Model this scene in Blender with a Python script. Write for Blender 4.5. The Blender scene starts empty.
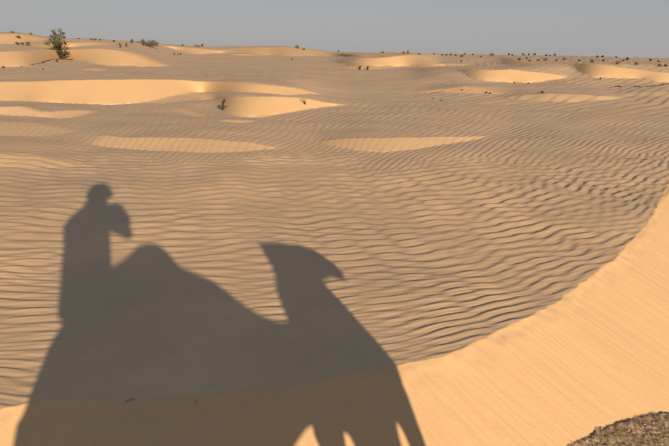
import bpy, math, random
import numpy as np
from math import sin, cos, tan, atan, atan2, radians, degrees, pi, hypot
from mathutils import Vector, Matrix

random.seed(7)
scene = bpy.context.scene
COL = scene.collection

# ------------------------------------------------------------------ camera, sun, sky, exposure
F, CX, CY = 520.0, 334.5, 223.0            # focal length and centre, in photo pixels
EYE = 1.7                                   # camera height above the rippled sand
PITCH = atan((CY - 52.2) / F)
ROLL = atan(0.0168)                         # the horizon drops to the right

def ray(px, py):
    a0 = (px - CX) / F; b0 = -(py - CY) / F
    a = a0 * cos(ROLL) - b0 * sin(ROLL); b = a0 * sin(ROLL) + b0 * cos(ROLL)
    return (a, cos(PITCH) + b * sin(PITCH), -sin(PITCH) + b * cos(PITCH))

def to_pixel(theta, t):                     # direction (azimuth, tangent of depression) -> photo pixel
    dx, dy, dz = np.sin(theta), np.cos(theta), -t
    depth = dy * cos(PITCH) - dz * sin(PITCH)
    b = (dy * sin(PITCH) + dz * cos(PITCH)); a = dx
    depth = np.where(depth < 1e-3, 1e-3, depth)
    a = a / depth; b = b / depth
    a0 = a * cos(ROLL) + b * sin(ROLL); b0 = -a * sin(ROLL) + b * cos(ROLL)
    return CX + F * a0, CY - F * b0

cam_data = bpy.data.cameras.new('camera'); cam = bpy.data.objects.new('camera', cam_data); COL.objects.link(cam)
cam_data.sensor_width = 36.0; cam_data.lens = 36.0 * F / 669.0
cam_data.clip_start = 0.01; cam_data.clip_end = 9000
cam.location = (0, 0, EYE)
cam.rotation_euler = (Matrix.Rotation(0, 3, 'Z') @ Matrix.Rotation(pi / 2 - PITCH, 3, 'X') @ Matrix.Rotation(ROLL, 3, 'Z')).to_euler()
scene.camera = cam

sd = Vector(ray(118, 207)).normalized()     # sunlight travels towards the shadow of the phone
SUN_EL = math.asin(-sd.z); SUN_AZ = atan2(sd.x, sd.y)      # azimuth in which shadows fall
sun_data = bpy.data.lights.new('sun', 'SUN'); sun = bpy.data.objects.new('sun', sun_data); COL.objects.link(sun)
sun_data.energy = 5.0; sun_data.angle = radians(0.6); sun_data.color = (1.0, 0.80, 0.55)
sun.rotation_euler = sd.to_track_quat('-Z', 'Y').to_euler()

world = bpy.data.worlds.new('World'); scene.world = world; world.use_nodes = True
wt = world.node_tree; wt.nodes.clear()
sky = wt.nodes.new('ShaderNodeTexSky'); sky.sky_type = 'NISHITA'; sky.sun_disc = False
sky.sun_elevation = SUN_EL; sky.sun_rotation = (SUN_AZ + pi) % (2 * pi)
sky.air_density = 1.0; sky.dust_density = 1.5; sky.ozone_density = 1.0; sky.altitude = 0
hsv = wt.nodes.new('ShaderNodeHueSaturation'); hsv.inputs['Saturation'].default_value = 0.5
tint = wt.nodes.new('ShaderNodeMix'); tint.data_type = 'RGBA'; tint.blend_type = 'MULTIPLY'; tint.inputs[0].default_value = 1.0
tint.inputs[7].default_value = (1.0, 0.97, 0.98, 1)
bg = wt.nodes.new('ShaderNodeBackground'); bg.inputs['Strength'].default_value = 0.078
wo = wt.nodes.new('ShaderNodeOutputWorld')
wt.links.new(sky.outputs[0], hsv.inputs['Color']); wt.links.new(hsv.outputs[0], tint.inputs[6])
haze = wt.nodes.new('ShaderNodeMix'); haze.data_type = 'RGBA'; haze.inputs[0].default_value = 0.88   # dusty air veils the whole sky
tco = wt.nodes.new('ShaderNodeTexCoord'); sxyz = wt.nodes.new('ShaderNodeSeparateXYZ'); hr = wt.nodes.new('ShaderNodeValToRGB')
wt.links.new(tco.outputs['Generated'], sxyz.inputs[0]); wt.links.new(sxyz.outputs['Z'], hr.inputs[0])
hr.color_ramp.elements[0].position = 0.0; hr.color_ramp.elements[0].color = (.43, .418, .415, 1)      # warm dust low over the horizon
hr.color_ramp.elements[1].position = 0.16; hr.color_ramp.elements[1].color = (.335, .368, .415, 1)
for zp, zc in ((.45, (.20, .245, .325, 1)), (1.0, (.14, .19, .29, 1))):       # bluer and deeper towards the zenith
    ze = hr.color_ramp.elements.new(zp); ze.color = zc
hs = wt.nodes.new('ShaderNodeMix'); hs.data_type = 'RGBA'; hs.blend_type = 'MULTIPLY'; hs.inputs[0].default_value = 1.0; hs.inputs[7].default_value = (10, 10, 10, 1)
wt.links.new(hr.outputs[0], hs.inputs[6]); wt.links.new(hs.outputs[2], haze.inputs[7])
wt.links.new(tint.outputs[2], haze.inputs[6]); wt.links.new(haze.outputs[2], bg.inputs['Color']); wt.links.new(bg.outputs[0], wo.inputs[0])

scene.view_settings.view_transform = 'Standard'; scene.view_settings.look = 'None'
scene.view_settings.exposure = 0.30; scene.view_settings.gamma = 1.0
scene.cycles.max_bounces = 4

# ------------------------------------------------------------------ helpers
def tag(o, label=None, cat=None, group=None, kind=None):
    if label: o['label'] = label
    if cat: o['category'] = cat
    if group: o['group'] = group
    if kind: o['kind'] = kind
    return o

def link(name, me, parent=None):
    o = bpy.data.objects.new(name, me); COL.objects.link(o)
    if parent: o.parent = parent
    return o

def sstep(a, b, x):
    t = np.clip((x - a) / (b - a), 0, 1); return t * t * (3 - 2 * t)

def gnoise(x, y, seed=0):                   # 2-D gradient noise, about -1..1
    x = np.asarray(x, float); y = np.asarray(y, float)
    xi = np.floor(x).astype(np.int64); yi = np.floor(y).astype(np.int64)
    xf = x - xi; yf = y - yi
    u = xf * xf * xf * (xf * (xf * 6 - 15) + 10); v = yf * yf * yf * (yf * (yf * 6 - 15) + 10)
    def g(ix, iy, fx, fy):
        h = (ix * 374761393 + iy * 668265263 + seed * 1442695041) & 0xffffffff
        h = ((h ^ (h >> 13)) * 1274126177) & 0xffffffff; h = (h ^ (h >> 16)) & 0xffff
        a = h * (2 * pi / 65536.0)
        return np.cos(a) * fx + np.sin(a) * fy
    n00 = g(xi, yi, xf, yf); n10 = g(xi + 1, yi, xf - 1, yf)
    n01 = g(xi, yi + 1, xf, yf - 1); n11 = g(xi + 1, yi + 1, xf - 1, yf - 1)
    return 1.5 * ((n00 * (1 - u) + n10 * u) * (1 - v) + (n01 * (1 - u) + n11 * u) * v)

def fbm(x, y, seed=0, octv=3):
    s = 0; a = 1.0; n = 0
    for k in range(octv):
        s = s + a * gnoise(x * 2 ** k, y * 2 ** k, seed + 31 * k); n += a; a *= 0.5
    return s / n

# ------------------------------------------------------------------ near dune: crest line in world metres
def on_plain(px, py):
    r = ray(px, py); t = EYE / -r[2]; return (r[0] * t, r[1] * t)
crest_px = [(-60, 417), (0, 410), (30, 402), (60, 400), (100, 399), (150, 400), (200, 396), (250, 391), (290, 386), (345, 376), (395, 365), (425, 359),
            (450, 352), (472, 343.5), (500, 331), (527, 318), (554, 304), (578, 286), (597, 272), (614, 260), (631.5, 240), (650, 220.5), (661, 198), (669, 184), (677, 170)]
CREST = [(-30, 0.5), (-12, 1.4), (-6, 1.9), (-3, 2.15)] + [on_plain(*p) for p in crest_px] + [(6.4, 9.1), (8, 9.9), (10, 10.2), (15, 9.8), (30, 7)]
CREST = np.array(CREST)

FOOT = np.array([(-30, -1), (-4, 1.05), (-1, 1.25), (.4, 1.62), (.95, 2.08), (1.2, 2.30), (1.357, 2.414), (1.60, 2.56), (1.76, 2.655), (1.949, 2.738), (2.21, 2.843), (2.6, 2.96), (3.6, 3.3), (6, 4.2), (30, 5)])

def line_sd(LINE, x, y):                    # signed distance (+ on the camera's side) and arc length
    best = np.full(x.shape, 1e9); arc = np.zeros(x.shape); sg = np.ones(x.shape)
    acc = 0.0
    for i in range(len(LINE) - 1):
        ax, ay = LINE[i]; bx, by = LINE[i + 1]
        ex, ey = bx - ax, by - ay; L2 = ex * ex + ey * ey; L = math.sqrt(L2)
        t = np.clip(((x - ax) * ex + (y - ay) * ey) / L2, 0, 1)
        d = np.hypot(x - ax - ex * t, y - ay - ey * t)
        m = d < best
        best = np.where(m, d, best); arc = np.where(m, acc + t * L, arc)
        sg = np.where(m, np.where(ex * (y - ay) - ey * (x - ax) < 0, 1.0, -1.0), sg)
        acc += L
    return best * sg, arc
def crest_sd(x, y): return line_sd(CREST, x, y)
def floor_z(x, y, s1, g):
    return np.maximum(-.6 * s1 + .5 * np.maximum(g, 0), -.80)

# ------------------------------------------------------------------ far slip faces seen from the camel's back
# each: name, top edge [(px, py)...], foot edge [(px, py)...], slope, ripple share (0 smooth .. 1)
PATCH = [
 ('long pale dune face crossing the left half behind the small mound', [(-60,84),(0,82),(50,80),(100,79),(150,79),(200,81),(250,84),(290,88),(318,93)], [(-60,98),(0,102),(60,103),(110,104),(140,102.5),(160,99.5),(180,95),(200,92),(250,93),(290,96),(318,93.5)], .50, 0),
 ('low rippled lip at the foot of the long left dune face', [(125,101),(160,93.5),(200,94),(235,95),(268,97)], [(125,103),(160,103),(200,101),(235,98.5),(268,97.5)], .12, .9),
 ('small bright mound with a dark stump at its left end', [(221,99),(226,97.5),(245,97),(280,97),(300,98),(312,100),(330,103),(345,104.5)], [(221,108),(228,114),(240,117),(262,118),(290,113),(312,109),(330,106),(345,105.2)], .46, .25),
 ('short sliver of pale sand below the small bright mound', [(219,120),(228,119.5),(240,121),(255,123)], [(219,121),(228,123),(240,124),(255,123.6)], .30, 0),
 ('wavy bright dune lip at the left edge below the long face', [(-50,106),(0,107.5),(25,106.5),(38,109),(46,113),(60,111.5),(80,110.5),(95,111.5)], [(-50,113),(0,115),(20,117),(46,119),(60,120.5),(76,118),(95,112.5)], .42, .3),
 ('rippled bright bank left of centre above the shadow of the rider', [(92,142),(96,136),(104,134),(130,136.5),(160,137),(200,138),(250,142),(278,147)], [(92,143),(96,144),(110,146),(150,150),(200,154),(240,152.5),(278,148)], .24, .62),
 ('faint rippled bank at the left edge beside the head of the shadow', [(-50,152),(0,152),(30,154),(60,159),(100,164)], [(-50,166),(0,166),(40,167),(80,166),(100,165)], .13, 1),
 ('faint rippled bank at the left edge below the wavy lip', [(-50,120),(0,121),(40,124),(75,131)], [(-50,136),(0,136),(40,137),(75,133)], .10, 1),
 ('low bright rippled bank right of centre', [(320,140.5),(335,138.5),(360,138),(400,137),(440,136),(485,136.5)], [(320,141.5),(335,146),(360,150),(382,151.5),(410,149),(440,145),(485,138)], .24, .5),
 ('broad bright dune face behind the large shrub', [(-60,54),(0,52),(40,50),(75,49.5),(100,49),(125,51),(145,55),(168,65)], [(-60,67),(0,67),(30,66),(46,62),(60,58.5),(72,59),(90,63),(110,66),(140,66.5),(168,66)], .42, 0),
 ('bright hilltop face at the upper left skyline', [(-60,34),(0,34),(20,34),(32,36),(50,39)], [(-60,44),(0,44),(20,43),(32,41),(50,40)], .40, 0),
 ('small bright face on the ridge left of the large shrub', [(30,44),(60,43),(90,42),(115,44)], [(30,47),(60,47),(90,46),(115,45)], .30, 0),
 ('bright slope right of the dark thicket on the ridge', [(163,45.5),(180,47),(205,49),(225,51)], [(163,46),(175,49),(190,54),(205,54),(225,52)], .30, 0),
 ('long bright face along the skyline left of centre', [(205,51),(240,48),(270,47),(290,47),(310,49.5),(345,54),(400,55.5)], [(205,53),(240,53),(270,55),(285,56.5),(310,56),(345,56.5),(400,56.5)], .12, 0),
 ('thin sunlit strip below the skyline left of centre', [(228,54.5),(250,54),(262,55.5)], [(228,55),(250,55.8),(262,56)], .3, 0),
 ('domed bright dune face on the horizon at centre', [(338,61),(355,58),(375,58),(390,56.5),(403,54.5),(418,54.5),(428,57),(436,61.5),(443,65.5)], [(338,64.5),(355,65),(375,66),(400,66.5),(425,66.5),(443,66)], .38, 0),
 ('thin pale sand strip with two dark stumps on it', [(343,67),(355,65.5),(370,66),(395,67)], [(343,68.5),(355,69.5),(370,69),(395,68)], .12, 0),
 ('thin pale sand strip right of the domed dune face', [(438,64),(450,63.5),(470,64.5)], [(438,65.5),(450,66),(470,65.2)], .3, 0),
 ('wide oval bright dune face right of centre', [(461,71),(470,69),(490,70),(508,68.8),(530,71),(552,73),(566,76)], [(461,72),(470,76),(482,80),(500,82),(520,83),(540,81.5),(555,79),(566,77)], .58, 0),
 ('long bright dune face reaching the right edge', [(574,67),(580,64),(600,64),(625,67.5),(650,70.5),(669,73),(760,78)], [(574,68),(584,74),(592,77),(615,78),(640,78),(655,81),(669,82.5),(760,84)], .60, 0),
 ('small bright face at the foot of the far shrubs', [(486,58.5),(497,57),(515,58),(520,59)], [(486,60),(497,60.5),(515,60.5),(520,59.8)], .03, 0),
 ('pale sliver of sand left of the far shrubs', [(468,60),(476,58.5),(486,60)], [(468,61),(476,61.5),(486,61)], .03, 0),
 ('narrow bright face between the far shrubs and the oval face', [(504,62),(515,61),(538,63)], [(504,64.5),(515,65),(538,64)], .03, 0),
 ('low bright ridge below the oval dune face', [(418,91.5),(445,89),(460,87),(475,87.5),(492,90.5),(506,94)], [(418,92),(445,93),(460,94),(475,94.5),(492,95),(506,94.6)], .24, .2),
 ('rippled pale bank below the oval dune face on its right', [(503,97),(520,95),(545,94),(575,94.5),(600,96),(622,98)], [(503,99),(520,100.5),(545,102),(575,102),(600,101),(622,99)], .22, .9),
 ('pale rippled bank at the right edge below the long face', [(618,94),(640,92),(669,92),(760,92)], [(618,95),(640,97),(669,97.5),(760,98)], .12, .5),
 ('faint rippled apron at the foot of the long right face', [(552,82),(580,80),(630,82),(669,86)], [(552,85),(580,87),(630,87.5),(669,88)], .06, 1),
 ('small pale lip left of the bright mound', [(176,108),(186,107),(203,116)], [(176,110),(186,113),(203,117.5)], .22, .3),
 ('small pale flat patch right of the large shrub', [(82,69.5),(95,68.5),(108,70)], [(82,70.5),(95,71.5),(108,70.8)], .25, 0),
]
HORIZON = [(-900,50),(-400,42),(-120,34),(0,32.2),(18,32),(30,34),(50,36.5),(70,38),(100,39),(128,41),(150,42.5),(170,44.2),(200,46.5),(230,46.3),(260,45.8),(285,46),(303,48),
           (325,50.8),(345,52),(400,52.6),(440,53.6),(480,54.3),(520,54.9),(560,55.5),(600,56.3),(640,57.2),(669,57.9),(760,59.3),(1400,70)]
QMIN = [(-900,.02),(-300,.045),(0,.055),(130,.045),(250,.035),(330,.024),(420,.018),(1500,.018)]

# ------------------------------------------------------------------ terrain grid: azimuth columns, rows marching outwards
T0 = 0.2125
th_front = np.radians(np.arange(-52, 52.001, 0.112))
th_back = np.radians(np.linspace(52, 308, 110)[1:-1])
TH = np.concatenate([th_front, th_back]); NC = len(TH)
near_r = EYE / np.concatenate([np.linspace(12, 1.05, 46)[:-1], np.linspace(1.05, T0, 610)])   # rows up to r = 8 m
NN = len(near_r); NF = 270
tw = np.where(TH > pi, TH - 2 * pi, TH)
PXH = np.clip(np.where(np.abs(tw) < radians(75), to_pixel(tw, 0.0)[0], np.where(tw < 0, -900, 1400)), -900, 1400)
hor_y = np.interp(PXH, *zip(*HORIZON)) + 0.35 * gnoise(PXH / 9.0, PXH * 0, 3) + 0.2 * gnoise(PXH / 3.0, PXH * 0, 4)
bb = np.linspace(-.08, .12, 401)
t_hor = np.zeros(NC)
for j in range(NC):
    if abs(tw[j]) < radians(60):
        py = to_pixel(np.full(401, tw[j]), bb)[1]; t_hor[j] = np.interp(hor_y[j], py, bb)
k0 = t_hor[0]; k1 = t_hor[len(th_front) - 1]
nb = len(th_back); t_hor[len(th_front):] = k1 + (k0 - k1) * sstep(0, 1, np.arange(1, nb + 1) / (nb + 1.0))
t_hor = np.minimum(t_hor, 0.0022)
for _ in range(40): t_hor = .25 * np.roll(t_hor, 1) + .5 * t_hor + .25 * np.roll(t_hor, -1)
qmin = np.interp(PXH, *zip(*QMIN))
Tfar = T0 + (t_hor[None, :] - T0) * (np.linspace(0, 1, NF + 1)[1:, None])

def patch_mask(px, py, P):
    xs = [p[0] for p in P[1]]; top = np.interp(px, xs, [p[1] for p in P[1]]); foot = np.interp(px, [p[0] for p in P[2]], [p[1] for p in P[2]])
    top = top + 0.3 * gnoise(px / 17.0, px * 0, int(P[1][0][0]) + 50)
    foot = foot + (.25 + .25 * (P[4] > .2)) * gnoise(px / 7.0, px * 0, int(P[1][0][0]) + 90)
    inside = (px > xs[0]) & (px < xs[-1])
    e = 0.35
    return np.where(inside, sstep(-e, e, py - top) * sstep(-e, e, foot - py), 0)

R = np.zeros((NN + NF, NC)); Z = np.zeros((NN + NF, NC)); FR = np.zeros((NN + NF, NC)); RP = np.ones((NN + NF, NC)); PI_ = np.full((NN + NF, NC), -1)
R[:NN] = near_r[:, None]
r = np.full(NC, near_r[-1]); z = np.zeros(NC); tprev = np.full(NC, T0)
front = np.abs(tw) < radians(58); nf0 = len(th_front); rlast = r.copy()
for i in range(NF):
    t = Tfar[i]; tm = 0.5 * (t + tprev)
    px, py = to_pixel(tw, tm)
    m = np.zeros(NC); rp = np.ones(NC); fr = np.zeros(NC); wide = np.zeros(NC)
    for k, P in enumerate(PATCH):
        if P[3] > .4:                        # the ground beside a high face rises with it, so its ends blend in
            y0_ = min(p[1] for p in P[1]); y1_ = max(p[1] for p in P[2]); xa, xb = P[1][0][0], P[1][-1][0]
            wide = np.maximum(wide, (.11 if xa > 400 else .03) * sstep(y0_ - 1, y0_ + 1, py) * sstep(y1_ + 1, y1_ - 1, py) * sstep(xa - 80, xa - 5, px) * sstep(xb + 80, xb + 5, px) * front)
        w = patch_mask(px, py, P) * front
        if not w.any(): continue
        m = np.maximum(m, w * P[3]); fr = np.maximum(fr, w * (1.0 if P[4] < .3 else min(.55, P[3] / .3))); rp = np.minimum(rp, 1 - w * (1 - P[4]))
        PI_[NN + i] = np.where(w > 0.5, k, PI_[NN + i])
    zb = .026 * np.maximum(r - 12, 0); relax = -(z - zb) / (0.18 * r + 2.0) + .026
    q = np.where(m > 0.01, np.maximum(tm + m, tm + wide), np.maximum(tm + relax, np.maximum(0.28 * tm, qmin)))
    q = np.where(m > 0.01, q, np.maximum(q, tm * .6 + wide))
    q = np.maximum(q, qmin)
    dr = r * (tprev - t) / q
    r = r + dr
    for _ in range(14):                      # neighbouring directions stay in step, so no ridges run away from the viewer
        lr = np.log(r); lr[1:nf0 - 1] = .25 * lr[:nf0 - 2] + .5 * lr[1:nf0 - 1] + .25 * lr[2:nf0]; r = np.exp(lr)
    r = np.maximum(r, rlast * 1.0002); rlast = r; z = EYE - t * r
    R[NN + i] = r; Z[NN + i] = z; FR[NN + i] = fr; RP[NN + i] = rp; tprev = t
# smooth a little between neighbouring columns (front sector)
nf = len(th_front)
def blur(A, n=2):
    B = A.copy()
    for _ in range(n):
        C_ = B.copy(); C_[:, 1:nf - 1] = .25 * B[:, :nf - 2] + .5 * B[:, 1:nf - 1] + .25 * B[:, 2:nf]; B = C_
    return B
R[NN:] = blur(R[NN:]); Z[NN:] = EYE - Tfar * R[NN:]
RAW_R, RAW_Z = R[NN:].copy(), Z[NN:].copy()

X = R * np.sin(TH)[None]; Y = R * np.cos(TH)[None]
S = np.full(X.shape, -9.0); ARC = np.zeros(X.shape)
sel = R < 45
S[sel], ARC[sel] = crest_sd(X[sel], Y[sel])
S2 = S + (0.016 * gnoise(X * 5.0, Y * 5.0, 11) + 0.010 * gnoise(X * 13.0, Y * 13.0, 12)) * np.exp(-(np.clip(S, -5, 5) / .12) ** 2)

# ripple pattern: a small pattern-forming simulation (wavelength 1, crests along the first axis) gives forks, tongues and dead ends
def ripple_sheet(spread, steps, seed, n=512, waves=56):
    rs = np.random.RandomState(seed); u = rs.normal(0, .3, (n, n))
    k = np.fft.fftfreq(n, d=waves / n); kp, kq = np.meshgrid(k, np.fft.fftfreq(n, d=waves / n), indexing='ij')
    kr = np.hypot(kp, kq); ang = np.arctan2(kp, np.abs(kq) + 1e-9)
    sg = 1.0 - ((kr - 1) / .30) ** 2 - (ang / spread) ** 2; sg = np.maximum(sg, -4.0)
    e = 1.0 / (1.0 - .35 * sg)
    for _ in range(steps):
        u = np.real(np.fft.ifft2(np.fft.fft2(u + .35 * (-u ** 3 + .25 * u * u)) * e))
        u = np.clip(u, -3, 3)
    U = np.fft.fftshift(np.fft.fft2(u)); m = 2048; P_ = np.zeros((m, m), complex); o = (m - n) // 2; P_[o:o + n, o:o + n] = U
    v = np.real(np.fft.ifft2(np.fft.ifftshift(P_))) * (m / n) ** 2
    return (v / (np.std(v) * 1.35)).astype(np.float32), m / waves
SHEET, SPW = ripple_sheet(1.05, 9, 4)
SHEET2, _ = ripple_sheet(.8, 14, 9)
def sheet(A, p, q):
    m = A.shape[0]; fx = p * SPW; fy = q * SPW; ix = np.floor(fx).astype(int); iy = np.floor(fy).astype(int); tx = fx - ix; ty = fy - iy
    ix %= m; iy %= m; jx = (ix + 1) % m; jy = (iy + 1) % m
    return (A[ix, iy] * (1 - tx) + A[jx, iy] * tx) * (1 - ty) + (A[ix, jy] * (1 - tx) + A[jx, jy] * tx) * ty
def steep(A, p, q, c=.085):                 # crests lean downwind (+q)
    h_ = sheet(A, p, q); h_ = sheet(A, p, q - c * h_); return h_

def ripple_field(x, y, rr):
    wx = fbm(x * .55, y * .55, 21, 3); w2 = fbm(x * 1.9, y * 2.6, 22, 2)
    # near field: crests across the view on the left, swinging up to the right
    yy = y - 0.075 * np.maximum(x + 1.5, 0) ** 2 + 0.20 * wx + 0.02 * w2
    base = np.clip(.088 + .050 * (yy - 2.4), .055, .24)
    q = np.where(yy < 5.44, np.log(np.maximum(.088 + .050 * (yy - 2.4), .055)) / .050, (yy - 5.44) / .24 + math.log(.24) / .050)
    p_ = (x + .3 * y) / .15 + .5 * wx
    ml = .4 + .6 * sstep(-1.6, 1.0, x + .8 * gnoise(x * .5, y * .4, 92))
    near = base * (1 + .25 * sstep(3.6, 2.4, y)) * (.028 * (ml * steep(SHEET, p_, q, .06) + (1 - ml) * 1.1 * steep(SHEET2, p_ * .9 + 20, q * 1.12 + 7, .06)) + .006 * sheet(SHEET2, p_ * 1.7 + 11, q * 2.3 + 5))
    # far field: crests running away from the viewer, fanning to the right
    g0 = np.exp(-.1 * (np.minimum(y, 17) - 10))
    xx = (x + 3.4 + .16 * fbm(x * .5, y * .4, 26, 3)) * g0
    f1 = .150 * .037 * steep(SHEET2, y / .20, -xx / .155)
    fb = (y * .70 - x * .71) + .4 * fbm(x * .3, y * .25, 36, 3)
    f2 = .42 * .026 * steep(SHEET2, x / .8, fb / .42); f3 = .8 * .016 * steep(SHEET2, x / 1.5, fb / .8)
    k1 = sstep(15, 21, rr); k2 = sstep(30, 44, rr)
    far = f1 * (1 - k1) + (f2 * (1 - k2) + f3 * k2) * k1
    bl = sstep(-.9, .9, (y - 8.6) + 1.4 * gnoise(x * .6, y * .5, 28) - .03 * np.abs(x))
    amp = .72 + .42 * np.clip(fbm(x * .6, y * .8, 29, 3) * 1.5 + .5, 0, 1)
    flat = sstep(.15, .5, gnoise(x * .22, y * .33, 30))
    return (near * (1 - bl) + far * bl) * amp * (1 - .5 * flat * bl)

rip = np.zeros(X.shape)
sel = (R < 75) & (S2 < .2) & (np.abs(np.broadcast_to(tw, X.shape)) < radians(60))
rip[sel] = ripple_field(X[sel], Y[sel], R[sel])
rip *= RP * (1 - sstep(50, 72, R)) * (1 - sstep(-.03, .03, S2))
# low undulation of the plain
und = np.zeros(X.shape); sel = R < 400
und[sel] = (.05 * gnoise(X[sel] * .28, Y[sel] * .28, 40) + .02 * gnoise(X[sel] * .9, Y[sel] * .9, 41)) * sstep(3.5, 9, R[sel]) * np.clip(1.2 - R[sel] / 300, 0, 1)
und += .010 * gnoise(X * 1.1, Y * 1.1, 42) * (R < 12)
und *= (1 - .6 * FR)
# slip face and stony floor
face = -np.maximum(S2, 0) * .60
ARCK = ARC - .42 * S
streak = .0034 * gnoise(ARCK * 15.0, S * .6 + 7, 43) * (.5 + gnoise(ARC * 1.7, S * 2.2, 48)) + .0016 * gnoise(ARCK * 48.0, S * 1.1, 44) + .0030 * np.abs(gnoise(ARCK * 7.0, S * .8, 49)) + .004 * gnoise(ARCK * 2.0, S * .5, 45) + .0012 * gnoise(ARC * 9, S * 6, 47) * sstep(.0, .1, S)
face = face + streak * sstep(0, .12, S) * (.22 + .68 * sstep(-.3, .8, X))
G = np.full(X.shape, -9.0); sel = (R < 45) & (S > 0)
G[sel] = line_sd(FOOT, X[sel], Y[sel])[0]
G2 = G + .03 * gnoise(X * 5, Y * 5, 61) + .012 * gnoise(X * 17, Y * 17, 62)
flo = floor_z(X, Y, S, G)
clod = np.zeros(X.shape); sel = (R < 9) & (S > .2)
xs_, ys_ = X[sel], Y[sel]
clod[sel] = .014 * np.abs(gnoise(xs_ * 9, ys_ * 9, 51)) + .010 * np.abs(gnoise(xs_ * 22, ys_ * 22, 52)) + .010 * gnoise(xs_ * 45, ys_ * 45, 53) + .02 * gnoise(xs_ * 3.5, ys_ * 3.5, 54)
flo = flo + (.5 * clod + .003) * sstep(0, .03, G2)
near_z = np.where(S2 > 0, np.where(G2 > 0, flo, face), 0)
STONY = ((S2 > 0) & (G2 > 0)).astype(float)
fade_near = 1 - sstep(30, 45, R)
Z = Z + rip + und * (1 - sstep(0, .05, S2)) + near_z * fade_near
FRESH = np.maximum(FR, ((S2 > -.012) & (STONY < .5)) * fade_near)

# last rows: beyond the skyline the ground drops away gently and runs on to the horizon
ext = []
Rl = R[-1]; tl = t_hor
for k, fct in enumerate((1.06, 1.3, 2.2, 6.0, 20.0)):
    rr = np.minimum(Rl * fct, 7000 + 0 * Rl) if fct < 20 else np.full(NC, 7500.0)
    rr = np.maximum(rr, Rl * (1.02 + .01 * k))
    ext.append((rr, EYE - (np.maximum(tl + .004, .0006)) * rr))
R = np.vstack([R] + [e[0][None] for e in ext]); Z = np.vstack([Z] + [e[1][None] for e in ext])
X = R * np.sin(TH)[None]; Y = R * np.cos(TH)[None]
ne = len(ext)
COARSE = .85 * sstep(6.0, 13.0, R + 2.2 * fbm(X * .25, Y * .25, 91, 3))
pad = lambda A, v=0: np.vstack([A, np.full((ne, NC), v)])
FRESH = pad(FRESH); STONY = pad(STONY); S = pad(S, -9.0); ARC = pad(ARC); PI_ = pad(PI_, -1)
NR = R.shape[0]

idx = np.arange(NR * NC).reshape(NR, NC)
a = idx[:-1, :]; b = idx[1:, :]
quads = np.stack([a, np.roll(a, -1, 1), np.roll(b, -1, 1), b], -1)      # (NR-1, NC, 4)
quads = quads[..., ::-1]
co = np.stack([X, Y, Z], -1).reshape(-1, 3)
# which object a face belongs to: 0 sand, 1 near dune face, 2 stony ground, 3+k far faces
own = np.zeros((NR - 1, NC), int)
mid = lambda A: .25 * (A[:-1] + A[1:] + np.roll(A, -1, 1)[:-1] + np.roll(A, -1, 1)[1:])
own[(mid((S > 0.0) * 1.0) > .5) & (mid(STONY) <= .5)] = 1
own[(mid(STONY) > .5) | ((mid((S > 0) * 1.0) > .5) & (R[:-1] > 20))] = 2
pk = PI_[1:]
for k in range(len(PATCH)): own[(pk == k) & (own == 0)] = 3 + k

def grid_object(name, sel_faces, mat, extra=None):
    f = quads[sel_faces].reshape(-1, 4)
    tri = np.zeros((0, 3), int)
    used, inv = np.unique(f, return_inverse=True); f = inv.reshape(-1, 4)
    vs = co[used]
    nq = len(f); tris = []
    me = bpy.data.meshes.new(name)
    nv = len(vs)
    if extra:                                # close the middle under the camera
        centre = np.array([[0, 0, float(co[idx[0]][:, 2].mean())]])
        ring = np.searchsorted(used, idx[0]); vs = np.vstack([vs, centre])
        tris = np.stack([np.full(NC, nv), np.roll(ring, -1), ring], -1)[:, ::-1]
    me.vertices.add(len(vs)); me.vertices.foreach_set('co', vs.astype(np.float32).ravel())
    loops = f.ravel(); lt = np.full(nq, 4)
    if len(tris): loops = np.concatenate([loops, tris.ravel()]); lt = np.concatenate([lt, np.full(len(tris), 3)])
    me.loops.add(len(loops)); me.loops.foreach_set('vertex_index', loops.astype(np.int32))
    me.polygons.add(len(lt)); st = np.concatenate([[0], np.cumsum(lt)[:-1]])
    me.polygons.foreach_set('loop_start', st.astype(np.int32)); me.polygons.foreach_set('loop_total', lt.astype(np.int32))
    me.update(calc_edges=True)
    for nm, A in (('fresh', FRESH), ('coarse', COARSE), ('arc', ARC - .42 * S), ('down', S)):
        at = me.attributes.new(nm, 'FLOAT', 'POINT'); v = A.ravel()[used]
        if len(vs) > nv: v = np.append(v, 0)
        at.data.foreach_set('value', v.astype(np.float32))
    me.polygons.foreach_set('use_smooth', np.ones(len(lt), bool))
    me.materials.append(mat); me.validate()
    return link(name, me)

# ------------------------------------------------------------------ materials
def new_mat(name):
    m = bpy.data.materials.new(name); m.use_nodes = True; nt = m.node_tree
    p = nt.nodes['Principled BSDF']; p.inputs['Roughness'].default_value = .95
    p.inputs['Specular IOR Level'].default_value = .12
    return m, nt, p
def N(nt, t, **kw):
    n = nt.nodes.new(t)
    for k, v in kw.items(): setattr(n, k, v)
    return n
def noise_node(nt, scale, detail=3, vec=None, rough=.55):
    n = N(nt, 'ShaderNodeTexNoise'); n.inputs['Scale'].default_value = scale; n.inputs['Detail'].default_value = detail; n.inputs['Roughness'].default_value = rough
    if vec: nt.links.new(vec, n.inputs['Vector'])
    return n
def ramp(nt, src, stops):
    r_ = N(nt, 'ShaderNodeValToRGB'); e = r_.color_ramp.elements
    e[0].position = stops[0][0]; e[0].color = stops[0][1]; e[1].position = stops[-1][0]; e[1].color = stops[-1][1]
    for p_, c_ in stops[1:-1]: k = e.new(p_); k.color = c_
    nt.links.new(src, r_.inputs[0]); return r_
def mixc(nt, f, a_, b_, bt='MIX'):
    m = N(nt, 'ShaderNodeMix', data_type='RGBA', blend_type=bt)
    for s, v in ((0, f), (6, a_), (7, b_)):
        if hasattr(v, 'links'): nt.links.new(v, m.inputs[s])
        else: m.inputs[s].default_value = v
    return m.outputs[2]

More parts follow.
